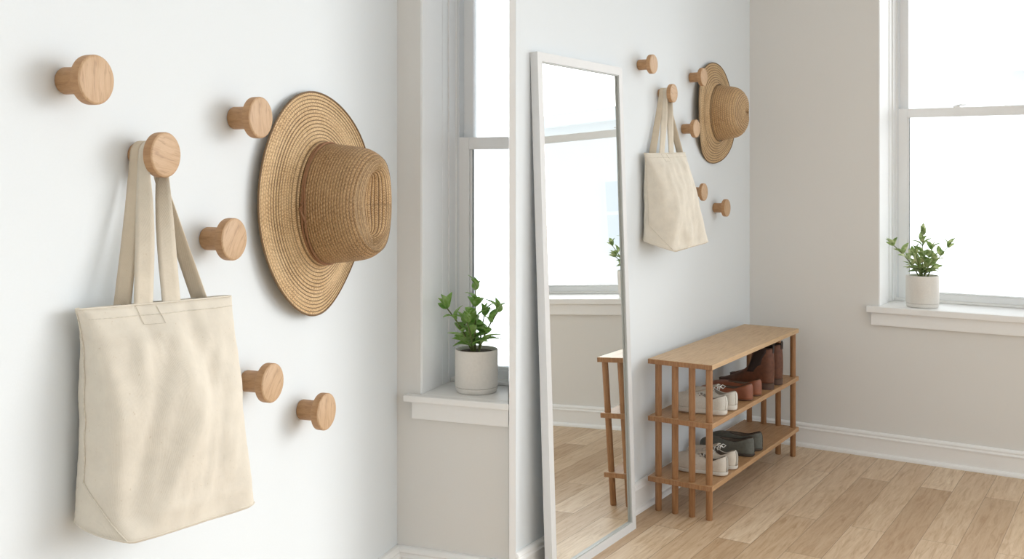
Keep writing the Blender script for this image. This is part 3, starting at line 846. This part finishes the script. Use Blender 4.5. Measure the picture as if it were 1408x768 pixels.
make_shoe(RR, .300, -.815, S1, loafer, 'terracotta leather loafer on the middle shelf, next to the sneakers', 'terracotta loafers', rz=R_(4))
make_shoe(RR, .300, -.705, S1, loafer, 'terracotta leather loafer on the middle shelf, next to the brown boots', 'terracotta loafers', rz=R_(0))
make_shoe(RR, .303, -.545, S1, boot, 'brown suede ankle boot on the middle shelf, nearer of the boots', 'brown ankle boots', cat='boot', rz=R_(2))
make_shoe(RR, .303, -.425, S1, boot, 'brown suede ankle boot on the middle shelf, closest to the window wall', 'brown ankle boots', cat='boot', rz=R_(-3))
make_shoe(RR, .304, -1.125, S2, trainer, 'cream leather lace-up sneaker at near end of the bottom shelf, closest to the mirror', 'cream sneakers on the bottom shelf', rz=R_(2))
make_shoe(RR, .306, -1.020, S2, trainer, 'cream leather lace-up sneaker on the bottom shelf, beside the grey slip-ons', 'cream sneakers on the bottom shelf', rz=R_(-2))
make_shoe(RR, .300, -.795, S2, flat, 'dark grey slip-on shoe on the bottom shelf, next to the cream sneakers', 'grey slip-on shoes', rz=R_(3))
make_shoe(RR, .300, -.692, S2, flat, 'dark grey slip-on shoe on the bottom shelf, farther from the mirror', 'grey slip-on shoes', rz=R_(0))

# ------------------------------------------------------------------ pot plants
def leaf(mb, base, dirv, length, width, curl, roll=0):
    d = dirv.normalized(); up = Vector((0, 0, 1))
    sd = d.cross(up)
    if sd.length < .05: sd = Vector((1, 0, 0))
    sd.normalize(); nn = sd.cross(d).normalized()
    sd = (sd*math.cos(roll)+nn*math.sin(roll)).normalized(); nn = sd.cross(d).normalized()
    rs = []
    for k in range(9):
        s = k/8
        w = width*.5*(math.sin(PI*min(1, s**.8))**.85)+.0006
        c = base+d*length*s+nn*(curl*length*(s*s)*-1+length*.10*math.sin(PI*s))
        rs.append([c-sd*w+nn*w*.35, c-sd*w*.5+nn*w*.08, c, c+sd*w*.5+nn*w*.08, c+sd*w+nn*w*.35])
    mb.rings(rs, False)
def make_plant(rm, x, y, z, r, h, spread, height, seed, mleaf, label, shoots, ls, lw, xclip=None):
    t = thing('potted_plant', rm, x, y, z, label, 'plant', 'pot plants on the sills')
    rnd = random.Random(seed)
    pot = MB().lathe([(h*.13, r*.90), (h*.135, r*.975), (h*.16, r), (h*.97, r), (h*.985, r*.99), (h, r*.965), (h*.985, r*.93), (h*.90, r*.91), (h*.89, 0.001)], 'z', 56)
    pot.build('pot', M['ceramic'], t, ang=50)
    MB().lathe([(0, r*.90), (.002, r*.94), (h*.10, r*.985), (h*.122, r*.98), (h*.13, r*.95)], 'z', 56).build('saucer', M['ceramic'], t, ang=50)
    MB().lathe([(h*.124, r*.955), (h*.134, r*.955)], 'z', 40).build('joint', M['ceramicdark'], t)
    so = MB(); so.lathe([(h*.90, r*.915), (h*.93, r*.80), (h*.945, r*.4), (h*.945, .001)], 'z', 30); so.build('soil', M['soil'], t)
    stems = MB(); lv = MB()
    # shoots: (dx, dy, top height, lean)
    for (ex, ey, ez) in shoots:
        p0 = Vector((ex*r*.25+rnd.uniform(-.1, .1)*r, ey*.2*r, h*.93)); p3 = Vector((ex*spread, ey*spread, h+ez*height))
        p1 = p0+Vector((ex*spread*.25, ey*spread*.25, (p3.z-p0.z)*.5)); 
        pts = []
        for k in range(12):
            s = k/11
            pts.append(p0*(1-s)**2+p1*2*s*(1-s)+p3*s*s)
        stems.tube(pts, .0036*r/.075, 8, .0016)
        nn = max(3, int(ez*7))
        for k in range(nn):
            s = .25+.75*(k/(nn-1))
            p = pts[min(11, int(s*11))]
            for q in (0, 1):
                az = k*2.3+q*PI+rnd.uniform(-.5, .5)
                el = .25+.85*s+rnd.uniform(-.3, .3)
                dv = Vector((math.cos(az)*math.cos(el), math.sin(az)*math.cos(el), math.sin(el)))
                Lf = ls*(1.05-.35*s)*rnd.uniform(.8, 1.15)
                if y+p.y+dv.y*Lf > .155 and rm is LL: dv.y *= -.5
                if y+p.y+dv.y*Lf > .19: dv.y *= -.6
                if xclip and x+p.x+dv.x*Lf+.35*(p.y+dv.y*Lf) > xclip: dv.x *= -.4
                leaf(lv, p, dv, Lf, lw*(1.1-.3*s)*rnd.uniform(.8, 1.1), rnd.uniform(.05, .4), rnd.uniform(-.7, .7))
        leaf(lv, pts[-1], (pts[-1]-pts[-3]), ls*.6, lw*.6, .1, rnd.uniform(-1, 1))
        leaf(lv, pts[-1], (pts[-1]-pts[-3])+Vector((rnd.uniform(-.02, .02), 0, 0)), ls*.5, lw*.5, .3, 1.2)
    stems.build('stems', M['stem'], t); lv.build('leaves', mleaf, t, ang=80, solid=.0008)
    return t
make_plant(RR, .8155, .085, .7172, .0745, .150, .145, .19, 5, M['leafv'], 'pale-edged leafy pot plant on the sill right of the shoe bench',
           [(-.85, -.2, .72), (-.35, .3, .45), (.05, -.2, 1.0), (.25, .2, .62), (.75, .1, .70), (-.1, -.5, .55), (.4, -.4, .4)], .078, .029)
make_plant(LL, .191, .0835, .7752, .0568, .112, .090, .155, 11, M['leaf'], 'glossy green leafy pot plant on the sill beyond the close-up straw hat',
           [(-.80, -.3, .68), (-.35, -.1, .42), (.05, -.2, 1.0), (.2, .1, .55), (.78, -.3, .66), (-.05, -.6, .5)], .062, .026, xclip=.262)

# ------------------------------------------------------------------ building across the street
bu = bpy.data.objects.new('apartment_building', None); col.objects.link(bu)
tag(bu, 'faint pale apartment building washed out by daylight beyond the window', 'building')
bu.location = (7.35, 15.0, -6); bu.rotation_euler = (0, 0, R_(-25))
MB().box(0, 9, 0, 6, 0, 8.85).build('facade', M['facade'], bu, smooth=False)
MB().box(-.12, 9.1, -.15, 6.1, 8.85, 9.1).build('cornice', M['facade'], bu, smooth=False)
for zz in (1.4, 3.9, 6.4):
    for k in range(4):
        x0 = .35+k*2.1
        f_ = MB(); f_.box(x0, x0+.95, -.05, 0, zz, zz+1.35); fo = f_.build('window_frame', M['facade'], bu, smooth=False)
        MB().box(x0+.07, x0+.88, -.06, -.045, zz+.07, zz+.64).box(x0+.07, x0+.88, -.06, -.045, zz+.71, zz+1.28).build('pane', M['farglass'], fo, smooth=False)

# ------------------------------------------------------------------ light
sc = bpy.context.scene
W = bpy.data.worlds.new('overcast_sky'); sc.world = W; W.use_nodes = True
nt = W.node_tree; bg = nt.nodes['Background']
tc = nt.nodes.new('ShaderNodeTexCoord')
dt = nt.nodes.new('ShaderNodeVectorMath'); dt.operation = 'DOT_PRODUCT'; L(nt, tc.outputs['Generated'], dt.inputs[0])
dv = Vector((.30, .90, .36)).normalized(); dt.inputs[1].default_value = dv
rp = nt.nodes.new('ShaderNodeValToRGB'); L(nt, mth(nt, 'MULTIPLY_ADD', dt.outputs['Value'], .5, .5), rp.inputs[0])
e = rp.color_ramp.elements
e[0].position = .0; e[0].color = (.36, .36, .36, 1); e[1].position = .75; e[1].color = (1, 1, 1, 1)
tint = mixc(nt, 1.0, rp.outputs[0], (.90, .96, 1.0), 'MULTIPLY')
L(nt, tint, bg.inputs[0]); bg.inputs[1].default_value = 3.4
sun = bpy.data.lights.new('daylight', 'SUN'); sun.energy = 2.2; sun.angle = R_(38); sun.color = (1, .985, .96)
so = bpy.data.objects.new('daylight', sun); col.objects.link(so)
sd_ = Vector((.90, .34, .24)).normalized()
so.rotation_euler = sd_.to_track_quat('Z', 'Y').to_euler()

# ------------------------------------------------------------------ camera
cam = bpy.data.cameras.new('camera'); cam.sensor_width = 36; cam.lens = 36*1401/1408
cam.shift_y = -(384-238)/1408; cam.clip_start = .05; cam.clip_end = 200
co = bpy.data.objects.new('camera', cam); col.objects.link(co)
co.location = (0, 0, 1.35); co.rotation_euler = (R_(90), 0, 0); sc.camera = co
vs_ = sc.view_settings; vs_.view_transform = 'Standard'; vs_.look = 'None'; vs_.gamma = 1; vs_.exposure = -.31; vs_.use_curve_mapping = False
